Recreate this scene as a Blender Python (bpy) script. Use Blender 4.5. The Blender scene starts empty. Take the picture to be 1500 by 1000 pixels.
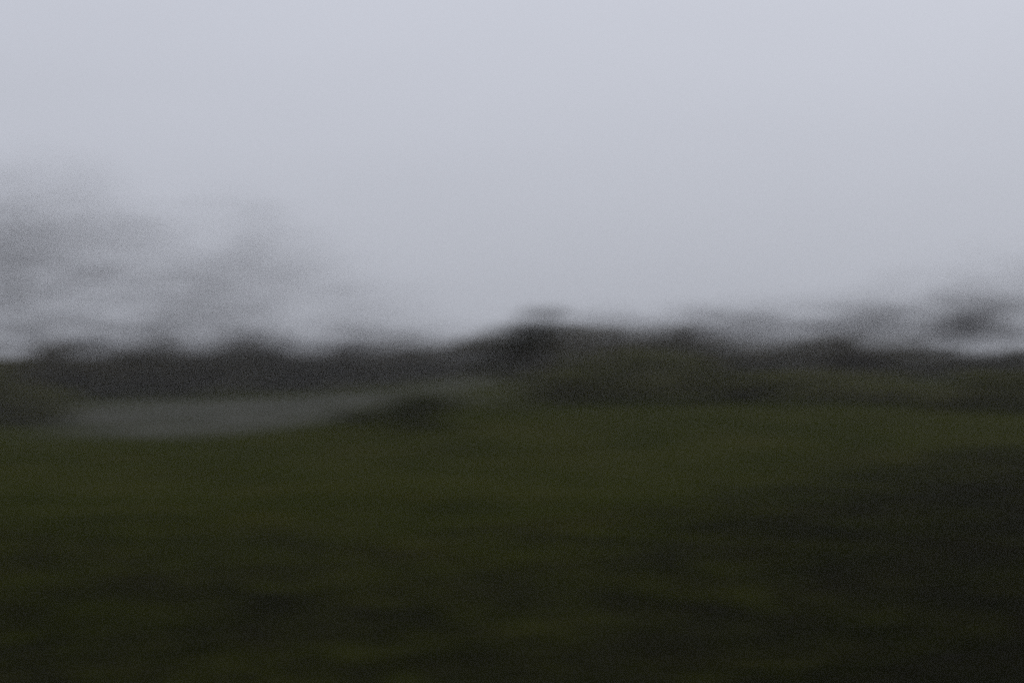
import bpy, math, random
import numpy as np
from mathutils import Vector, Matrix

SC = bpy.context.scene
COL = SC.collection
R = math.radians

# ------------------------------------------------------------------ camera
EYE = 2.5
HORIZON = 540.0                      # photograph row of the level line (of 1000)
FPX = 1500 / 36.0 * 50.0
cam_d = bpy.data.cameras.new('camera')
cam_d.lens = 50.0
cam_d.sensor_width = 36.0
cam_d.clip_start = 0.05
cam_d.clip_end = 4000.0
cam_d.dof.use_dof = True             # the photograph is far from sharp: focus sits on something close by
cam_d.dof.focus_distance = 3.0
cam_d.dof.aperture_fstop = 2.0
cam_d.dof.aperture_ratio = 0.20
cam = bpy.data.objects.new('camera', cam_d)
COL.objects.link(cam)
cam.location = (0, 0, EYE)
cam.rotation_euler = (R(90) + math.atan((HORIZON - 500) / FPX), 0, 0)
SC.camera = cam

# ------------------------------------------------------------------ sky
SUN_EL, SUN_AZ = R(38), R(25)        # behind the cloud, ahead and to the right
world = bpy.data.worlds.new('World')
SC.world = world
world.use_nodes = True
nt = world.node_tree
nt.nodes.clear()
out = nt.nodes.new('ShaderNodeOutputWorld')
bg = nt.nodes.new('ShaderNodeBackground')
bg.inputs['Strength'].default_value = 0.1
sky = nt.nodes.new('ShaderNodeTexSky')
sky.sky_type = 'NISHITA'
sky.sun_disc = False
sky.sun_elevation = SUN_EL
sky.sun_rotation = SUN_AZ
sky.air_density = 1.0
sky.dust_density = 6.0
hsv = nt.nodes.new('ShaderNodeHueSaturation')
hsv.inputs['Saturation'].default_value = 0.12
hsv.inputs['Value'].default_value = 0.6
nt.links.new(sky.outputs[0], hsv.inputs['Color'])
# a closed cloud layer: grey, brighter overhead than at the horizon, faint broad mottling
tc = nt.nodes.new('ShaderNodeTexCoord')
sep = nt.nodes.new('ShaderNodeSeparateXYZ')
nt.links.new(tc.outputs['Generated'], sep.inputs[0])
ramp = nt.nodes.new('ShaderNodeValToRGB')
nt.links.new(sep.outputs['Z'], ramp.inputs[0])
ramp.color_ramp.interpolation = 'B_SPLINE'
ce = ramp.color_ramp.elements
ce[0].position = 0.0
ce[0].color = (0.425, 0.445, 0.495, 1)
ce[1].position = 0.30
ce[1].color = (0.630, 0.655, 0.745, 1)
e = ce.new(0.9)
e.color = (0.66, 0.69, 0.78, 1)
noi = nt.nodes.new('ShaderNodeTexNoise')
noi.inputs['Scale'].default_value = 2.2
noi.inputs['Detail'].default_value = 3.0
mp = nt.nodes.new('ShaderNodeMapping')
mp.inputs['Scale'].default_value = (1, 1, 4)
nt.links.new(tc.outputs['Generated'], mp.inputs[0])
nt.links.new(mp.outputs[0], noi.inputs['Vector'])
mr = nt.nodes.new('ShaderNodeMapRange')
mr.inputs['To Min'].default_value = 9.4
mr.inputs['To Max'].default_value = 10.6
nt.links.new(noi.outputs['Fac'], mr.inputs['Value'])
vm = nt.nodes.new('ShaderNodeVectorMath')
vm.operation = 'SCALE'
nt.links.new(ramp.outputs[0], vm.inputs[0])
nt.links.new(mr.outputs[0], vm.inputs['Scale'])
mix = nt.nodes.new('ShaderNodeMix')
mix.data_type = 'RGBA'
mix.inputs['Factor'].default_value = 0.97
nt.links.new(hsv.outputs[0], mix.inputs['A'])
nt.links.new(vm.outputs[0], mix.inputs['B'])
nt.links.new(mix.outputs['Result'], bg.inputs['Color'])
nt.links.new(bg.outputs[0], out.inputs['Surface'])

sun_d = bpy.data.lights.new('sun', 'SUN')
sun_d.energy = 0.5
sun_d.angle = R(40)
sun_d.color = (1.0, 0.97, 0.93)
sun = bpy.data.objects.new('sun', sun_d)
COL.objects.link(sun)
sun.rotation_euler = Vector((-math.sin(SUN_AZ) * math.cos(SUN_EL), -math.cos(SUN_AZ) * math.cos(SUN_EL),
                             -math.sin(SUN_EL))).to_track_quat('-Z', 'Y').to_euler()

vs = SC.view_settings
vs.view_transform = 'Standard'
vs.look = 'None'
vs.exposure = 0.0
vs.gamma = 1.0
SC.cycles.max_bounces = 6
SC.cycles.use_denoising = False      # keep a little grain, as the photograph has
SC.cycles.filter_width = 3.4
SC.cycles.use_adaptive_sampling = False
SC.cycles.sampling_pattern = 'BLUE_NOISE'

# ------------------------------------------------------------------ materials
def mat(name, cols, scale=1.0, rough=0.9, spec=0.15, bump=0.0, trans=0.0, objrand=0.0, detail=6.0):
    m = bpy.data.materials.new(name)
    m.use_nodes = True
    t = m.node_tree
    b = t.nodes['Principled BSDF']
    b.inputs['Roughness'].default_value = rough
    b.inputs['Specular IOR Level'].default_value = spec
    tcn = t.nodes.new('ShaderNodeTexCoord')
    n = t.nodes.new('ShaderNodeTexNoise')
    n.inputs['Scale'].default_value = scale
    n.inputs['Detail'].default_value = detail
    n.inputs['Roughness'].default_value = 0.6
    t.links.new(tcn.outputs['Object'], n.inputs['Vector'])
    r = t.nodes.new('ShaderNodeValToRGB')
    r.color_ramp.elements[0].position = 0.32
    r.color_ramp.elements[1].position = 0.68
    k = len(cols)
    for i in range(k - 2):
        r.color_ramp.elements.new(0.32 + 0.36 * (i + 1) / (k - 1))
    for el, c in zip(r.color_ramp.elements, cols):
        el.color = (*c, 1)
    t.links.new(n.outputs['Fac'], r.inputs[0])
    colour = r.outputs[0]
    if objrand:
        oi = t.nodes.new('ShaderNodeObjectInfo')
        hs = t.nodes.new('ShaderNodeHueSaturation')
        q = t.nodes.new('ShaderNodeMapRange')
        q.inputs['To Min'].default_value = 1 - objrand
        q.inputs['To Max'].default_value = 1 + objrand
        t.links.new(oi.outputs['Random'], q.inputs['Value'])
        t.links.new(q.outputs[0], hs.inputs['Value'])
        t.links.new(colour, hs.inputs['Color'])
        colour = hs.outputs[0]
    t.links.new(colour, b.inputs['Base Color'])
    if bump:
        bp = t.nodes.new('ShaderNodeBump')
        bp.inputs['Strength'].default_value = bump
        bp.inputs['Distance'].default_value = 0.05
        n2 = t.nodes.new('ShaderNodeTexNoise')
        n2.inputs['Scale'].default_value = scale * 9
        n2.inputs['Detail'].default_value = 8
        t.links.new(tcn.outputs['Object'], n2.inputs['Vector'])
        t.links.new(n2.outputs['Fac'], bp.inputs['Height'])
        t.links.new(bp.outputs[0], b.inputs['Normal'])
    if trans:
        tr = t.nodes.new('ShaderNodeBsdfTranslucent')
        t.links.new(colour, tr.inputs['Color'])
        mx = t.nodes.new('ShaderNodeMixShader')
        mx.inputs[0].default_value = trans
        t.links.new(b.outputs[0], mx.inputs[1])
        t.links.new(tr.outputs[0], mx.inputs[2])
        t.links.new(mx.outputs[0], t.nodes['Material Output'].inputs['Surface'])
    return m

M = {
    'turf': mat('turf', [(0.020, 0.022, 0.006), (0.033, 0.035, 0.008), (0.042, 0.040, 0.011)], 0.22, spec=0.0, rough=1.0, bump=0.6),
    'blade': mat('grass_blade', [(0.043, 0.052, 0.009), (0.060, 0.069, 0.012), (0.078, 0.075, 0.016)], 0.35, rough=1.0, spec=0.0, trans=0.25),
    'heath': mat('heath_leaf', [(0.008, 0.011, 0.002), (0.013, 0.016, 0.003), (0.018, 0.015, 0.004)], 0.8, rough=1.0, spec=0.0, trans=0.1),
    'soil': mat('bare_soil', [(0.036, 0.038, 0.028), (0.064, 0.064, 0.052), (0.096, 0.095, 0.080)], 0.25, spec=0.0, rough=1.0, bump=0.8),
    'bark': mat('bark', [(0.035, 0.030, 0.025), (0.070, 0.062, 0.052)], 6.0, bump=0.5, objrand=0.2),
    'twig': mat('twig', [(0.040, 0.034, 0.030), (0.070, 0.060, 0.054)], 3.0, objrand=0.2),
    'hawthorn': mat('hawthorn_leaf', [(0.014, 0.016, 0.005), (0.024, 0.026, 0.008), (0.032, 0.028, 0.009)], 1.5, rough=0.8, spec=0.05, trans=0.15),
    'gorse': mat('gorse_leaf', [(0.046, 0.052, 0.016), (0.085, 0.092, 0.028)], 1.6, rough=0.9, spec=0.03, trans=0.1, objrand=0.15),
    'shrub': mat('shrub_leaf', [(0.070, 0.076, 0.022), (0.104, 0.106, 0.032), (0.120, 0.110, 0.040)], 1.1, rough=0.9, spec=0.03, trans=0.2, objrand=0.2),
    'hedge': mat('hedge_leaf', [(0.064, 0.058, 0.032), (0.096, 0.085, 0.048), (0.110, 0.094, 0.054)], 0.9, rough=0.9, spec=0.03, trans=0.15, objrand=0.2),
}

# ------------------------------------------------------------------ helpers
def S(t):
    t = np.clip(t, 0, 1)
    return t * t * (3 - 2 * t)

def height(x, y):
    """gentle pasture: a low bank rising to the right, a shallow dip behind the left crest, higher ground far off"""
    x = np.asarray(x, float)
    y = np.asarray(y, float)
    h = 0.95 * S((y - 28) / 34) * S((x + 13) / 15)
    h = h + 0.35 * np.exp(-((x + 3.6) / 4.2) ** 2 - ((y - 46) / 7) ** 2)
    h = h - 0.55 * S((y - 46) / 14) * (1 - S((x + 14) / 12)) * (1 - S((y - 62) / 34))
    h = h + 0.9 * S((y - 90) / 60) * S((x + 34) / 30)
    h = h + 0.05 * np.sin(x * 0.55 + 0.9 * np.sin(y * 0.21)) * np.sin(y * 0.37 + 0.6) + 0.04 * np.sin(x * 0.23 + y * 0.31)
    r = np.hypot(x, y)
    h = h + 4.2 * S((r - 190) / 330) + 1.3 * S((r - 190) / 200) * np.sin(x * 0.011 + 1.0) * np.cos(y * 0.008)
    return h

def gz(x, y):
    return float(height(x, y))

def at(px, Y):
    """ground point at depth Y whose bearing is photograph column px"""
    X = (px - 750) / FPX * Y
    return Vector((X, Y, gz(X, Y)))

def mesh_np(name, verts, faces, mats, midx=None, smooth=False):
    """verts (n,3), faces (m,k) with one k"""
    me = bpy.data.meshes.new(name)
    verts = np.ascontiguousarray(verts, np.float32)
    groups = faces if isinstance(faces, list) else [faces]
    nl = sum(f.size for f in groups)
    nf = sum(len(f) for f in groups)
    me.vertices.add(len(verts))
    me.vertices.foreach_set('co', verts.ravel())
    me.loops.add(nl)
    me.loops.foreach_set('vertex_index', np.concatenate([f.ravel() for f in groups]).astype(np.int32))
    me.polygons.add(nf)
    sizes = np.concatenate([np.full(len(f), f.shape[1]) for f in groups])
    starts = np.concatenate([[0], np.cumsum(sizes)[:-1]])
    me.polygons.foreach_set('loop_start', starts.astype(np.int32))
    me.polygons.foreach_set('loop_total', sizes.astype(np.int32))
    if midx is not None:
        me.polygons.foreach_set('material_index', np.asarray(midx, np.int32))
    if smooth:
        me.polygons.foreach_set('use_smooth', np.ones(nf, bool))
    for m in mats:
        me.materials.append(m)
    me.update(calc_edges=True)
    return me

def link(name, data, parent=None, **props):
    o = bpy.data.objects.new(name, data)
    COL.objects.link(o)
    if parent:
        o.parent = parent
    for k, v in props.items():
        o[k] = v
    return o

def tubes(segs, sides):
    """frustums along segments (p0,p1,r0,r1)"""
    if not len(segs):
        return np.zeros((0, 3)), np.zeros((0, 4), int)
    a = np.array([s[0] for s in segs]); b = np.array([s[1] for s in segs])
    r0 = np.array([s[2] for s in segs]); r1 = np.array([s[3] for s in segs])
    d = b - a
    d /= np.linalg.norm(d, axis=1, keepdims=True) + 1e-9
    ref = np.where(np.abs(d[:, 2:3]) < 0.9, np.array([[0, 0, 1.0]]), np.array([[1.0, 0, 0]]))
    u = np.cross(d, ref); u /= np.linalg.norm(u, axis=1, keepdims=True)
    w = np.cross(d, u)
    an = np.arange(sides) * 2 * math.pi / sides
    ring = np.cos(an)[None, :, None] * u[:, None] + np.sin(an)[None, :, None] * w[:, None]
    va = a[:, None] + ring * r0[:, None, None]
    vb = b[:, None] + d[:, None] * (r1[:, None, None] * 0.5) + ring * r1[:, None, None]
    v = np.concatenate([va, vb], 1).reshape(-1, 3)
    base = (np.arange(len(segs)) * 2 * sides)[:, None, None]
    k = np.arange(sides)
    f = np.stack([k, (k + 1) % sides, (k + 1) % sides + sides, k + sides], 1)[None] + base
    return v, f.reshape(-1, 4)

def leaves(pts, size, rng, up=0.3):
    """one folded diamond leaf at each point"""
    n = len(pts)
    nrm = rng.normal(size=(n, 3)); nrm[:, 2] += up
    nrm /= np.linalg.norm(nrm, axis=1, keepdims=True)
    t = np.cross(nrm, rng.normal(size=(n, 3))); t /= np.linalg.norm(t, axis=1, keepdims=True) + 1e-9
    s = np.cross(nrm, t)
    L = size * rng.uniform(0.6, 1.3, (n, 1))
    W = L * rng.uniform(0.45, 0.7, (n, 1))
    v = np.stack([pts - t * L * 0.5, pts + s * W * 0.5 + nrm * W * 0.15, pts + t * L * 0.5, pts - s * W * 0.5 + nrm * W * 0.15], 1)
    f = np.arange(n * 4).reshape(n, 4)
    return v.reshape(-1, 3), f

def wander(rng, p, q, n, amp):
    """a crooked path from p to q"""
    t = np.linspace(0, 1, n + 1)[:, None]
    path = np.asarray(p) * (1 - t) + np.asarray(q) * t
    off = rng.normal(size=(n + 1, 3)) * amp * np.linalg.norm(np.subtract(q, p))
    off[0] = 0; off[-1] = 0
    path = path + off
    return path

def path_segs(path, r0, r1):
    n = len(path) - 1
    rr = np.linspace(r0, r1, n + 1)
    return [(path[i], path[i + 1], rr[i], rr[i + 1]) for i in range(n)]

def leafy(name, seed, trunk_top, trunk_r, lobes, leaf, leaf_m, twigs_per, leaves_per, stems=1, spread=0.1):
    """trunk (or several stems) + limbs to foliage lobes; twigs radiate through each lobe and carry leaves near their ends.
    returns meshes (trunk, crown)"""
    rng = np.random.default_rng(seed)
    trunk, twig, lp = [], [], []
    tops = []
    for s in range(stems):
        a = rng.uniform(0, 2 * math.pi)
        base = np.array([math.cos(a) * spread, math.sin(a) * spread, -0.15]) if stems > 1 else np.array([0, 0, -0.15])
        top = np.array(trunk_top) + (rng.normal(size=3) * [spread * 2.5, spread * 2.5, 0.1] if stems > 1 else 0)
        p = wander(rng, base, top, 5, 0.05)
        trunk += path_segs(p, trunk_r * 1.35, trunk_r * 0.8)
        tops.append(p)
    for (c, rad) in lobes:
        c = np.array(c, float); rad = np.array(rad, float)
        p = tops[int(np.argmin([np.linalg.norm(t[-1][:2] - c[:2]) for t in tops]))]
        start = p[rng.integers(3, len(p))]
        limb = wander(rng, start, c, 5, 0.07)
        trunk += path_segs(limb, trunk_r * 0.6, trunk_r * 0.16)
        for k in range(twigs_per):
            d = rng.normal(size=3); d /= np.linalg.norm(d)
            if d[2] < -0.5: d[2] *= -0.5
            q = c + d * rad * rng.uniform(0.55, 1.08)
            st = limb[rng.integers(2, len(limb))]
            w = wander(rng, st, q, 3, 0.08)
            twig += path_segs(w, trunk_r * 0.12, trunk_r * 0.03)
            m = rng.poisson(leaves_per)
            if m:
                i = rng.integers(1, 3, m); u = rng.uniform(0, 1, (m, 1)) ** 0.7
                pt = w[i] * (1 - u) + w[i + 1] * u
                lp.append(pt + rng.normal(size=(m, 3)) * leaf * 1.3)
    v0, f0 = tubes(trunk, 7)
    me_t = mesh_np(name + '_trunk', v0, f0, [M['bark']], smooth=True)
    v1, f1 = tubes(twig, 3)
    v2, f2 = leaves(np.concatenate(lp), leaf, rng)
    v = np.concatenate([v1, v2]); f = np.concatenate([f1, f2 + len(v1)])
    me_c = mesh_np(name + '_crown', v, f, [M['twig'], M[leaf_m]], midx=np.r_[np.zeros(len(f1)), np.ones(len(f2))])
    return me_t, me_c

def bare(name, seed, H, spreadness, r0, levels=5, kids=4, thin=0.006, first=6, low=0.45):
    """leafless tree: trunk and limbs in one mesh, finer branches and twigs in the other"""
    rng = np.random.default_rng(seed)
    coarse, fine = [], []
    def grow(p, d, L, r, lv):
        n = 4 if lv < 3 else 2
        q = np.array(p); path = [q]
        for i in range(n):
            d = d + rng.normal(size=3) * (0.10 + 0.05 * lv)
            d[2] += 0.05
            d = d / np.linalg.norm(d)
            q = q + d * L / n
            path.append(q)
        (coarse if lv < 2 else fine).extend(path_segs(path, r, r * 0.6))
        if lv >= levels:
            return
        for k in range(first if lv == 0 else kids):
            u = rng.uniform(low if lv == 0 else 0.25, 1.0) * n
            i = min(int(u), n - 1)
            st = path[i] * (1 - u + i) + path[i + 1] * (u - i)
            side = rng.normal(size=3); side -= d * side.dot(d); side /= np.linalg.norm(side)
            nd = d * rng.uniform(0.5, 0.9) + side * spreadness * rng.uniform(0.6, 1.2)
            nd /= np.linalg.norm(nd)
            grow(st, nd, L * rng.uniform(0.5, 0.72), r * ((0.6 if lv < 2 else 0.5) - 0.25 * u / n), lv + 1)
    grow(np.array([0, 0, -0.2]), np.array([0, 0, 1.0]), H * (0.45 if low > 0.3 else 0.7), r0, 0)
    top = max(s[1][2] for s in coarse + fine)
    k = H / top
    coarse = [(a * k, b * k, c * k, d * k) for a, b, c, d in coarse]
    fine = [(a * k, b * k, max(c * k, thin), max(d * k, thin * 0.8)) for a, b, c, d in fine]
    v0, f0 = tubes(coarse, 8)
    v1, f1 = tubes(fine, 3)
    return (mesh_np(name + '_trunk', v0, f0, [M['bark']], smooth=True), mesh_np(name + '_crown', v1, f1, [M['twig']]))

def plant(name, meshes, loc, label, cat, group=None, scale=(1, 1, 1), rz=0.0, parts=('trunk', 'crown')):
    root = bpy.data.objects.new(name, None)
    COL.objects.link(root)
    root.empty_display_size = 0.3
    root.location = loc
    root.rotation_euler = (0, 0, rz)
    root.scale = scale
    root['label'] = label
    root['category'] = cat
    if group:
        root['group'] = group
    for pn, me in zip(parts, meshes):
        link(pn, me, root)
    return root

def random_lobes(seed, n, W, H, low=0.25, r=(0.3, 0.5)):
    rng = np.random.default_rng(seed)
    L = []
    for i in range(n):
        a = rng.uniform(0, 2 * math.pi); u = math.sqrt(rng.uniform(0, 1))
        z = rng.uniform(low, 0.82) * H * (1 - 0.35 * u * u)
        rr = rng.uniform(*r) * min(W, H)
        L.append(((math.cos(a) * u * W * 0.75, math.sin(a) * u * W * 0.75, z), (rr, rr, rr * 0.8)))
    return L

rnd = random.Random(7)

# ------------------------------------------------------------------ ground
def axis(lo, hi, step, far):
    a = list(np.arange(lo, hi + 1e-6, step))
    s, p, q = step, a[0], a[-1]
    L, Rr = [], []
    while p > -far or q < far:
        s *= 1.22
        p = max(p - s, -far); q = min(q + s, far)
        if not L or L[-1] > -far: L.append(p)
        if not Rr or Rr[-1] < far: Rr.append(q)
    return np.array(L[::-1] + a + Rr)
FAR = 700.0
xs = axis(-48, 48, 0.8, FAR)
ys = axis(-6, 160, 0.8, FAR)
X, Y = np.meshgrid(xs, ys)
V = np.stack([X, Y, height(X, Y)], -1).reshape(-1, 3)
nx, ny = len(xs), len(ys)
I = (np.arange(ny - 1)[:, None] * nx + np.arange(nx - 1)[None]).ravel()
F = np.stack([I, I + 1, I + 1 + nx, I + nx], 1)
link('ground', mesh_np('ground', V, F, [M['turf']], smooth=True), kind='structure')

# pale bare field lying beyond the crest on the left, ploughed in low ridges
nu, nv = 150, 110
u, v = np.meshgrid(np.linspace(0, 1, nu), np.linspace(0, 1, nv))
ynear = 52 + 2.0 * np.sin(u * 9) + 7 * u
yfar = 101 + 30 * u + 1.5 * np.sin(u * 14)
py = ynear * (1 - v) + yfar * v
px = (-23 + 20.5 * u) * (0.80 + 0.62 * v) + 1.2 * np.sin(v * 8)
pz = height(px, py) + 0.05 + 0.03 * np.sin(py * 9.0)
Vb = np.stack([px, py, pz], -1).reshape(-1, 3)
I = (np.arange(nv - 1)[:, None] * nu + np.arange(nu - 1)[None]).ravel()
link('bare_field', mesh_np('bare_field', Vb, np.stack([I, I + 1, I + 1 + nu, I + nu], 1), [M['soil']], smooth=True), kind='structure')

def in_field(x, y):
    out_ = np.zeros(len(x), bool)
    for k in range(3):                                   # invert the sheet's own map by a few fixed-point steps
        if k == 0:
            uu = np.full(len(x), 0.5)
        vv = (y - (52 + 2 * np.sin(uu * 9) + 7 * uu)) / (49 + 23 * uu)
        uu = ((x - 1.2 * np.sin(vv * 8)) / (0.80 + 0.62 * np.clip(vv, 0, 1)) + 23) / 20.5
        uu = np.clip(uu, -0.2, 1.2)
    ragged = 0.7 * np.random.default_rng(9).uniform(0, 1, len(x)) ** 2        # weeds straggle in from the edges
    return (uu > ragged) & (uu < 1 - ragged) & (vv > ragged) & (vv < 1 - 0.3 * ragged)

# ------------------------------------------------------------------ grass and heath (nobody could count them)
def tufts(rng, P, nb, h, spread, width):
    """nb bent blades at each point; every blade two faces"""
    n = len(P)
    p = np.repeat(P, nb, 0)
    m = n * nb
    a = rng.uniform(0, 2 * math.pi, m)
    d = np.stack([np.cos(a), np.sin(a), np.zeros(m)], 1)
    side = np.stack([-np.sin(a), np.cos(a), np.zeros(m)], 1)
    hh = np.repeat(h, nb) * rng.uniform(0.5, 1.15, m)
    root = p + d * (rng.uniform(0, 1, (m, 1)) * spread) + rng.normal(size=(m, 3)) * [spread, spread, 0]
    lean = rng.uniform(0.15, 0.75, (m, 1))
    w = width * rng.uniform(0.6, 1.3, (m, 1))
    up = np.array([[0, 0, 1.0]])
    mid = root + d * hh[:, None] * lean * 0.35 + up * hh[:, None] * 0.6
    tip = root + d * hh[:, None] * lean + up * hh[:, None] * (1 - 0.35 * lean)
    v = np.stack([root - side * w, root + side * w, mid + side * w * 0.7, mid - side * w * 0.7, tip], 1).reshape(-1, 3)
    b = np.arange(m) * 5
    return v, np.stack([b, b + 1, b + 2, b + 3], 1), np.stack([b + 3, b + 2, b + 4], 1)

def scatter(rng, n, y0, y1, margin):
    y = np.sqrt(rng.uniform(y0 * y0, y1 * y1, n))
    x = rng.uniform(-1, 1, n) * (0.38 * y + margin)
    return x, y

def heathiness(x, y):
    """where dark low heath takes over from grass: the near ground towards the right, with ragged edges"""
    n = 0.5 * np.sin(x * 0.8 + 1.1 * np.sin(y * 0.5)) + 0.7 * np.sin(y * 2.1 + x * 0.2 + 2) + 0.5 * np.sin(x * 2.3 + 1.7 * np.sin(y * 1.9))
    right = S((x * 1.15 - (y - 17) * 0.55 + 0.6 * n + 4.6) / 16.0) * (1 - S((y - 34) / 8))
    near = 0.40 * S((27 - y + 0.3 * n) / 16) * S((x + 16) / 12)
    return np.maximum(right, near)

rng = np.random.default_rng(3)
vs_, q_, t_ = [], [], []
off = 0
for (n, y0, y1, nb, h0, sp, wd) in ((42000, 5, 28, 7, 0.15, 0.05, 0.004), (46000, 28, 75, 7, 0.19, 0.10, 0.008), (16000, 75, 150, 6, 0.28, 0.2, 0.018)):
    x, y = scatter(rng, n, y0, y1, 6)
    keep = ~in_field(x, y) & (rng.uniform(size=n) > 0.95 * heathiness(x, y))
    x, y = x[keep], y[keep]
    hgt = h0 * (0.75 + 0.5 * (0.5 + 0.5 * np.sin(x * 0.9 + 2 * np.sin(y * 0.4)))) * rng.uniform(0.6, 1.3, len(x))
    P = np.stack([x, y, height(x, y) - 0.015], 1)
    a, b, c = tufts(rng, P, nb, hgt, sp, wd)
    vs_.append(a); q_.append(b + off); t_.append(c + off)
    off += len(a)
link('grass', mesh_np('grass', np.concatenate(vs_), [np.concatenate(q_), np.concatenate(t_)], [M['blade']]), kind='stuff',
     label='short green pasture grass covering the open field', category='grass')

rng = np.random.default_rng(5)
x, y = (lambda w: (rng.uniform(-1, 1, len(w)) * (0.38 * w + 5), w))(rng.uniform(6, 44, 90000))
keep = rng.uniform(size=len(x)) < heathiness(x, y)
x, y = x[keep], y[keep]
hs_ = 0.17 + 0.07 * np.sin(x * 1.7 + np.sin(y * 1.3) * 2)
P = np.stack([x, y, height(x, y)], 1)
nl = 15
pts = np.repeat(P, nl, 0) + rng.normal(size=(len(P) * nl, 3)) * [0.10, 0.10, 0]
pts[:, 2] += np.repeat(hs_, nl) * rng.uniform(0.05, 1.0, len(pts))
v2, f2 = leaves(pts, 0.035, rng)
stems = [(p, p + np.array([rng.normal() * 0.05, rng.normal() * 0.05, h]), 0.005, 0.003) for p, h in zip(P, hs_)]
v1, f1 = tubes(stems, 3)
link('heath', mesh_np('heath', np.concatenate([v1, v2]), np.concatenate([f1, f2 + len(v1)]), [M['twig'], M['heath']],
                      midx=np.r_[np.zeros(len(f1)), np.ones(len(f2))]), kind='stuff',
     label='dark low heath growing over the foreground beside the grass', category='heath')

# ------------------------------------------------------------------ the wind-bent hawthorn in the middle
hm = leafy('hawthorn', 11, (0.05, 0, 1.25), 0.085,
           [((-1.05, 0.0, 1.55), (0.42, 0.50, 0.26)), ((-0.60, -0.1, 1.95), (0.46, 0.50, 0.28)), ((-0.22, 0.1, 2.35), (0.46, 0.50, 0.30)),
            ((0.20, 0.0, 2.75), (0.50, 0.5, 0.32)), ((0.65, 0.1, 3.20), (0.52, 0.5, 0.36)), ((1.05, 0.0, 3.60), (0.50, 0.5, 0.34)),
            ((1.35, 0.1, 2.95), (0.50, 0.5, 0.30)), ((0.85, 0.1, 2.55), (0.40, 0.45, 0.24))],
           0.065, 'hawthorn', 46, 24)
plant('hawthorn_tree', hm, at(752, 55), 'small wind-bent dark hawthorn tree with crown slanting down to one side', 'tree', scale=(1.08, 1.08, 1.08))

# ------------------------------------------------------------------ gorse on the grassy knoll
gm = [leafy('gorse', 21 + i, (0, 0, 0.5), 0.045, random_lobes(31 + i, 9, 1.5, 1.5, 0.2, (0.28, 0.42)), 0.05, 'gorse', 46, 20, stems=4, spread=0.15) for i in range(2)]
plant('gorse_bush', gm[0], at(612, 44), 'dark broad gorse bush on the grassy knoll, beside the hawthorn', 'bush', scale=(1.25, 1.1, 0.95))
plant('gorse_bush', gm[1], at(540, 46.5), 'smaller low gorse bush at the bare-field side of the knoll', 'bush', scale=(0.95, 0.9, 0.62))

# ------------------------------------------------------------------ scrub thicket to the right of the hawthorn
sm = [leafy('shrub', 41 + i, (0, 0, 0.9), 0.05, random_lobes(51 + i, 12, 1.9, 2.4, 0.14, (0.26, 0.40)), 0.075, 'shrub', 40, 20, stems=5, spread=0.2) for i in range(4)]
for i, (px, Yd, s, sz) in enumerate([(812, 61, .85, .75), (848, 63, .95, 1.05), (885, 60, 1.05, 1.22), (930, 62, 1.0, 1.28), (975, 64, .95, 1.2),
                                     (1015, 60, .95, .95), (1065, 61, 1.0, .80), (1115, 62, 1.0, .78), (1165, 60, .95, .74), (1215, 62, 1.0, .76), (1268, 61, 1.0, .74), (1312, 63, .95, .78)]):
    plant('scrub_bush', sm[i % 4], at(px, Yd), 'dark green scrub bush in the thicket that runs from the hawthorn', 'bush',
          'scrub bushes in the thicket', scale=(s, s, sz), rz=rnd.uniform(0, 6.28))
for i, (px, Yd, s, sz) in enumerate([(1352, 57, .9, .72), (1398, 55, 1.0, .80), (1446, 56, 1.0, .78), (1492, 54, 1.0, .76), (1540, 55, 1.0, .84)]):
    plant('hedge_bush', sm[(i + 2) % 4], at(px, Yd), 'low even-topped dark bush in the hedge past the round brown tree', 'bush',
          'bushes of the low hedge', scale=(s, s, sz), rz=rnd.uniform(0, 6.28))

# ------------------------------------------------------------------ round half-bare tree behind the thicket
rm = leafy('round_tree', 71, (0, 0, 1.3), 0.14, random_lobes(72, 15, 3.6, 4.6, 0.30, (0.22, 0.34)), 0.10, 'hedge', 60, 5)
plant('round_tree', rm, at(1240, 86), 'round brownish half-bare tree standing behind the scrub thicket', 'tree', scale=(1.0, 1.0, 1.0))

# ------------------------------------------------------------------ hedgerow along the far side of the bare field
em = [leafy('hedge_tree', 81 + i, (0, 0, 1.6), 0.10, random_lobes(91 + i, 14, 2.2, 4.6, 0.12, (0.30, 0.44)), 0.13, 'hedge', 38, 19, stems=3, spread=0.25) for i in range(4)]
n = 34
for i in range(n):
    t = i / (n - 1)
    px_ = -90 + 880 * t
    Yd = 99 + 52 * t + rnd.uniform(-1.2, 1.2)
    s = rnd.uniform(0.95, 1.15)
    sz = (0.92 + 0.22 * t) * rnd.uniform(0.74, 1.26)
    plant('hedgerow_tree', em[i % 4], at(px_, Yd), 'dark brownish hedgerow tree in the row behind the bare field', 'tree',
          'hedgerow trees behind the bare field', scale=(s, s, sz), rz=rnd.uniform(0, 6.28))
for i in range(20):
    px_ = 790 + 41 * i
    sz = (1.18 if px_ < 1030 else 0.90 if px_ < 1120 else 0.95 if px_ < 1330 else 0.68) * rnd.uniform(0.94, 1.06)
    plant('background_tree', em[(i + 1) % 4], at(px_, 118 + rnd.uniform(-4, 4)), 'dark tree in the line rising behind the scrub thicket', 'tree',
          'trees behind the scrub thicket', scale=(1.1, 1.1, sz), rz=rnd.uniform(0, 6.28))

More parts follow.
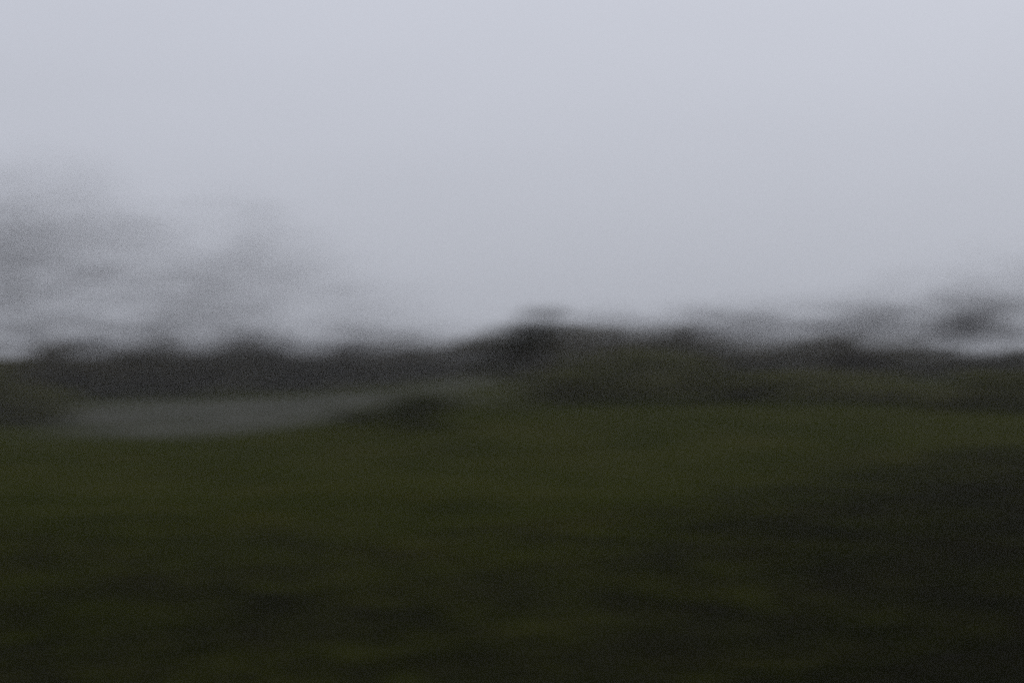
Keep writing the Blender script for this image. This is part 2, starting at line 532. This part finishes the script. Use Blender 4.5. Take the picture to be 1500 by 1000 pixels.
# ------------------------------------------------------------------ bare trees
bm = [bare('bare_tree', 101 + i, 8.5, 0.85, 0.085, 5, 4, 0.006, 9, 0.28) for i in range(3)]
for i, (px, Yd, s) in enumerate([(30, 118, .95), (95, 124, 1.0), (160, 120, .95), (225, 128, 1.0), (290, 124, .92), (350, 130, .95), (410, 128, .88), (470, 136, .92), (530, 134, .84), (600, 144, .86), (660, 148, .80)]):
    plant('bare_tree', bm[i % 3], at(px, Yd), 'thin leafless tree showing above the hedgerow behind the bare field', 'tree',
          'bare trees above the hedgerow', scale=(s * 1.3, s * 1.3, s), rz=rnd.uniform(0, 6.28))
for i, (px, Yd, s) in enumerate([(830, 128, .84), (880, 132, .88), (940, 128, .84), (1000, 135, .92), (1050, 128, .88), (1100, 130, .95), (1160, 136, 1.0), (1230, 130, 1.0), (1300, 128, 1.0), (1365, 124, 1.02), (1420, 128, 1.1), (1475, 122, 1.08)]):
    plant('bare_tree', bm[(i + 1) % 3], at(px, Yd), 'thin leafless tree rising behind the scrub thicket and low hedge', 'tree',
          'bare trees behind the thicket', scale=(s * 1.3, s * 1.3, s), rz=rnd.uniform(0, 6.28))
tm = [bare('birch', 121 + 5 * i, 14.5, 0.95, 0.054, 5, 4, 0.0012, 13, 0.25) for i in range(4)]
for i, (px, Yd, s) in enumerate([(-80, 104, 1.36), (-20, 108, 1.46), (60, 110, 1.40), (140, 114, 1.47), (225, 112, 1.36), (310, 117, 1.34), (400, 120, 1.14), (490, 124, .96)]):
    plant('bare_birch', tm[i % 4], at(px, Yd), 'slender tall leafless birch towering out of the hedgerow behind the bare field', 'tree',
          'tall birches in the hedgerow', scale=(s * 1.4, s * 1.4, s), rz=rnd.uniform(0, 6.28))
for i, (px, Yd, s) in enumerate([(1580, 122, 1.0), (1500, 126, .95), (1415, 130, .86), (1330, 134, .80)]):
    plant('bare_birch', tm[(i + 1) % 3], at(px, Yd), 'slender leafless birch spreading over the low hedge', 'tree',
          'birches behind the low hedge', scale=(s * 1.3, s * 1.3, s), rz=rnd.uniform(0, 6.28))
for i, (px, Yd, s, sz) in enumerate([(-55, 72, 1.3, 1.6), (-5, 75, 1.3, 1.55), (45, 73, 1.15, 1.3), (85, 77, 1.0, 1.0)]):
    plant('scrub_bush', sm[i], at(px, Yd), 'tall dark scrub bush closing the overgrown end of the bare field', 'bush',
          'scrub bushes at the end of the bare field', scale=(s, s, sz), rz=rnd.uniform(0, 6.28))

# ------------------------------------------------------------------ damp air
def haze_box():
    m = bpy.data.materials.new('haze')
    m.use_nodes = True
    t = m.node_tree
    t.nodes.clear()
    o = t.nodes.new('ShaderNodeOutputMaterial')
    pv = t.nodes.new('ShaderNodeVolumePrincipled')
    pv.inputs['Color'].default_value = (0.93, 0.93, 0.93, 1)
    pv.inputs['Density'].default_value = 0.0006
    t.links.new(pv.outputs[0], o.inputs['Volume'])
    a, z0, z1 = FAR + 20, -1.8, 24.0
    v = np.array([(-a, -a, z0), (a, -a, z0), (a, a, z0), (-a, a, z0), (-a, -a, z1), (a, -a, z1), (a, a, z1), (-a, a, z1)])
    f = np.array([(0, 3, 2, 1), (4, 5, 6, 7), (0, 1, 5, 4), (1, 2, 6, 5), (2, 3, 7, 6), (3, 0, 4, 7)])
    link('haze', mesh_np('haze', v, f, [m]), kind='stuff', label='thin damp evening haze over the whole field', category='haze')
haze_box()
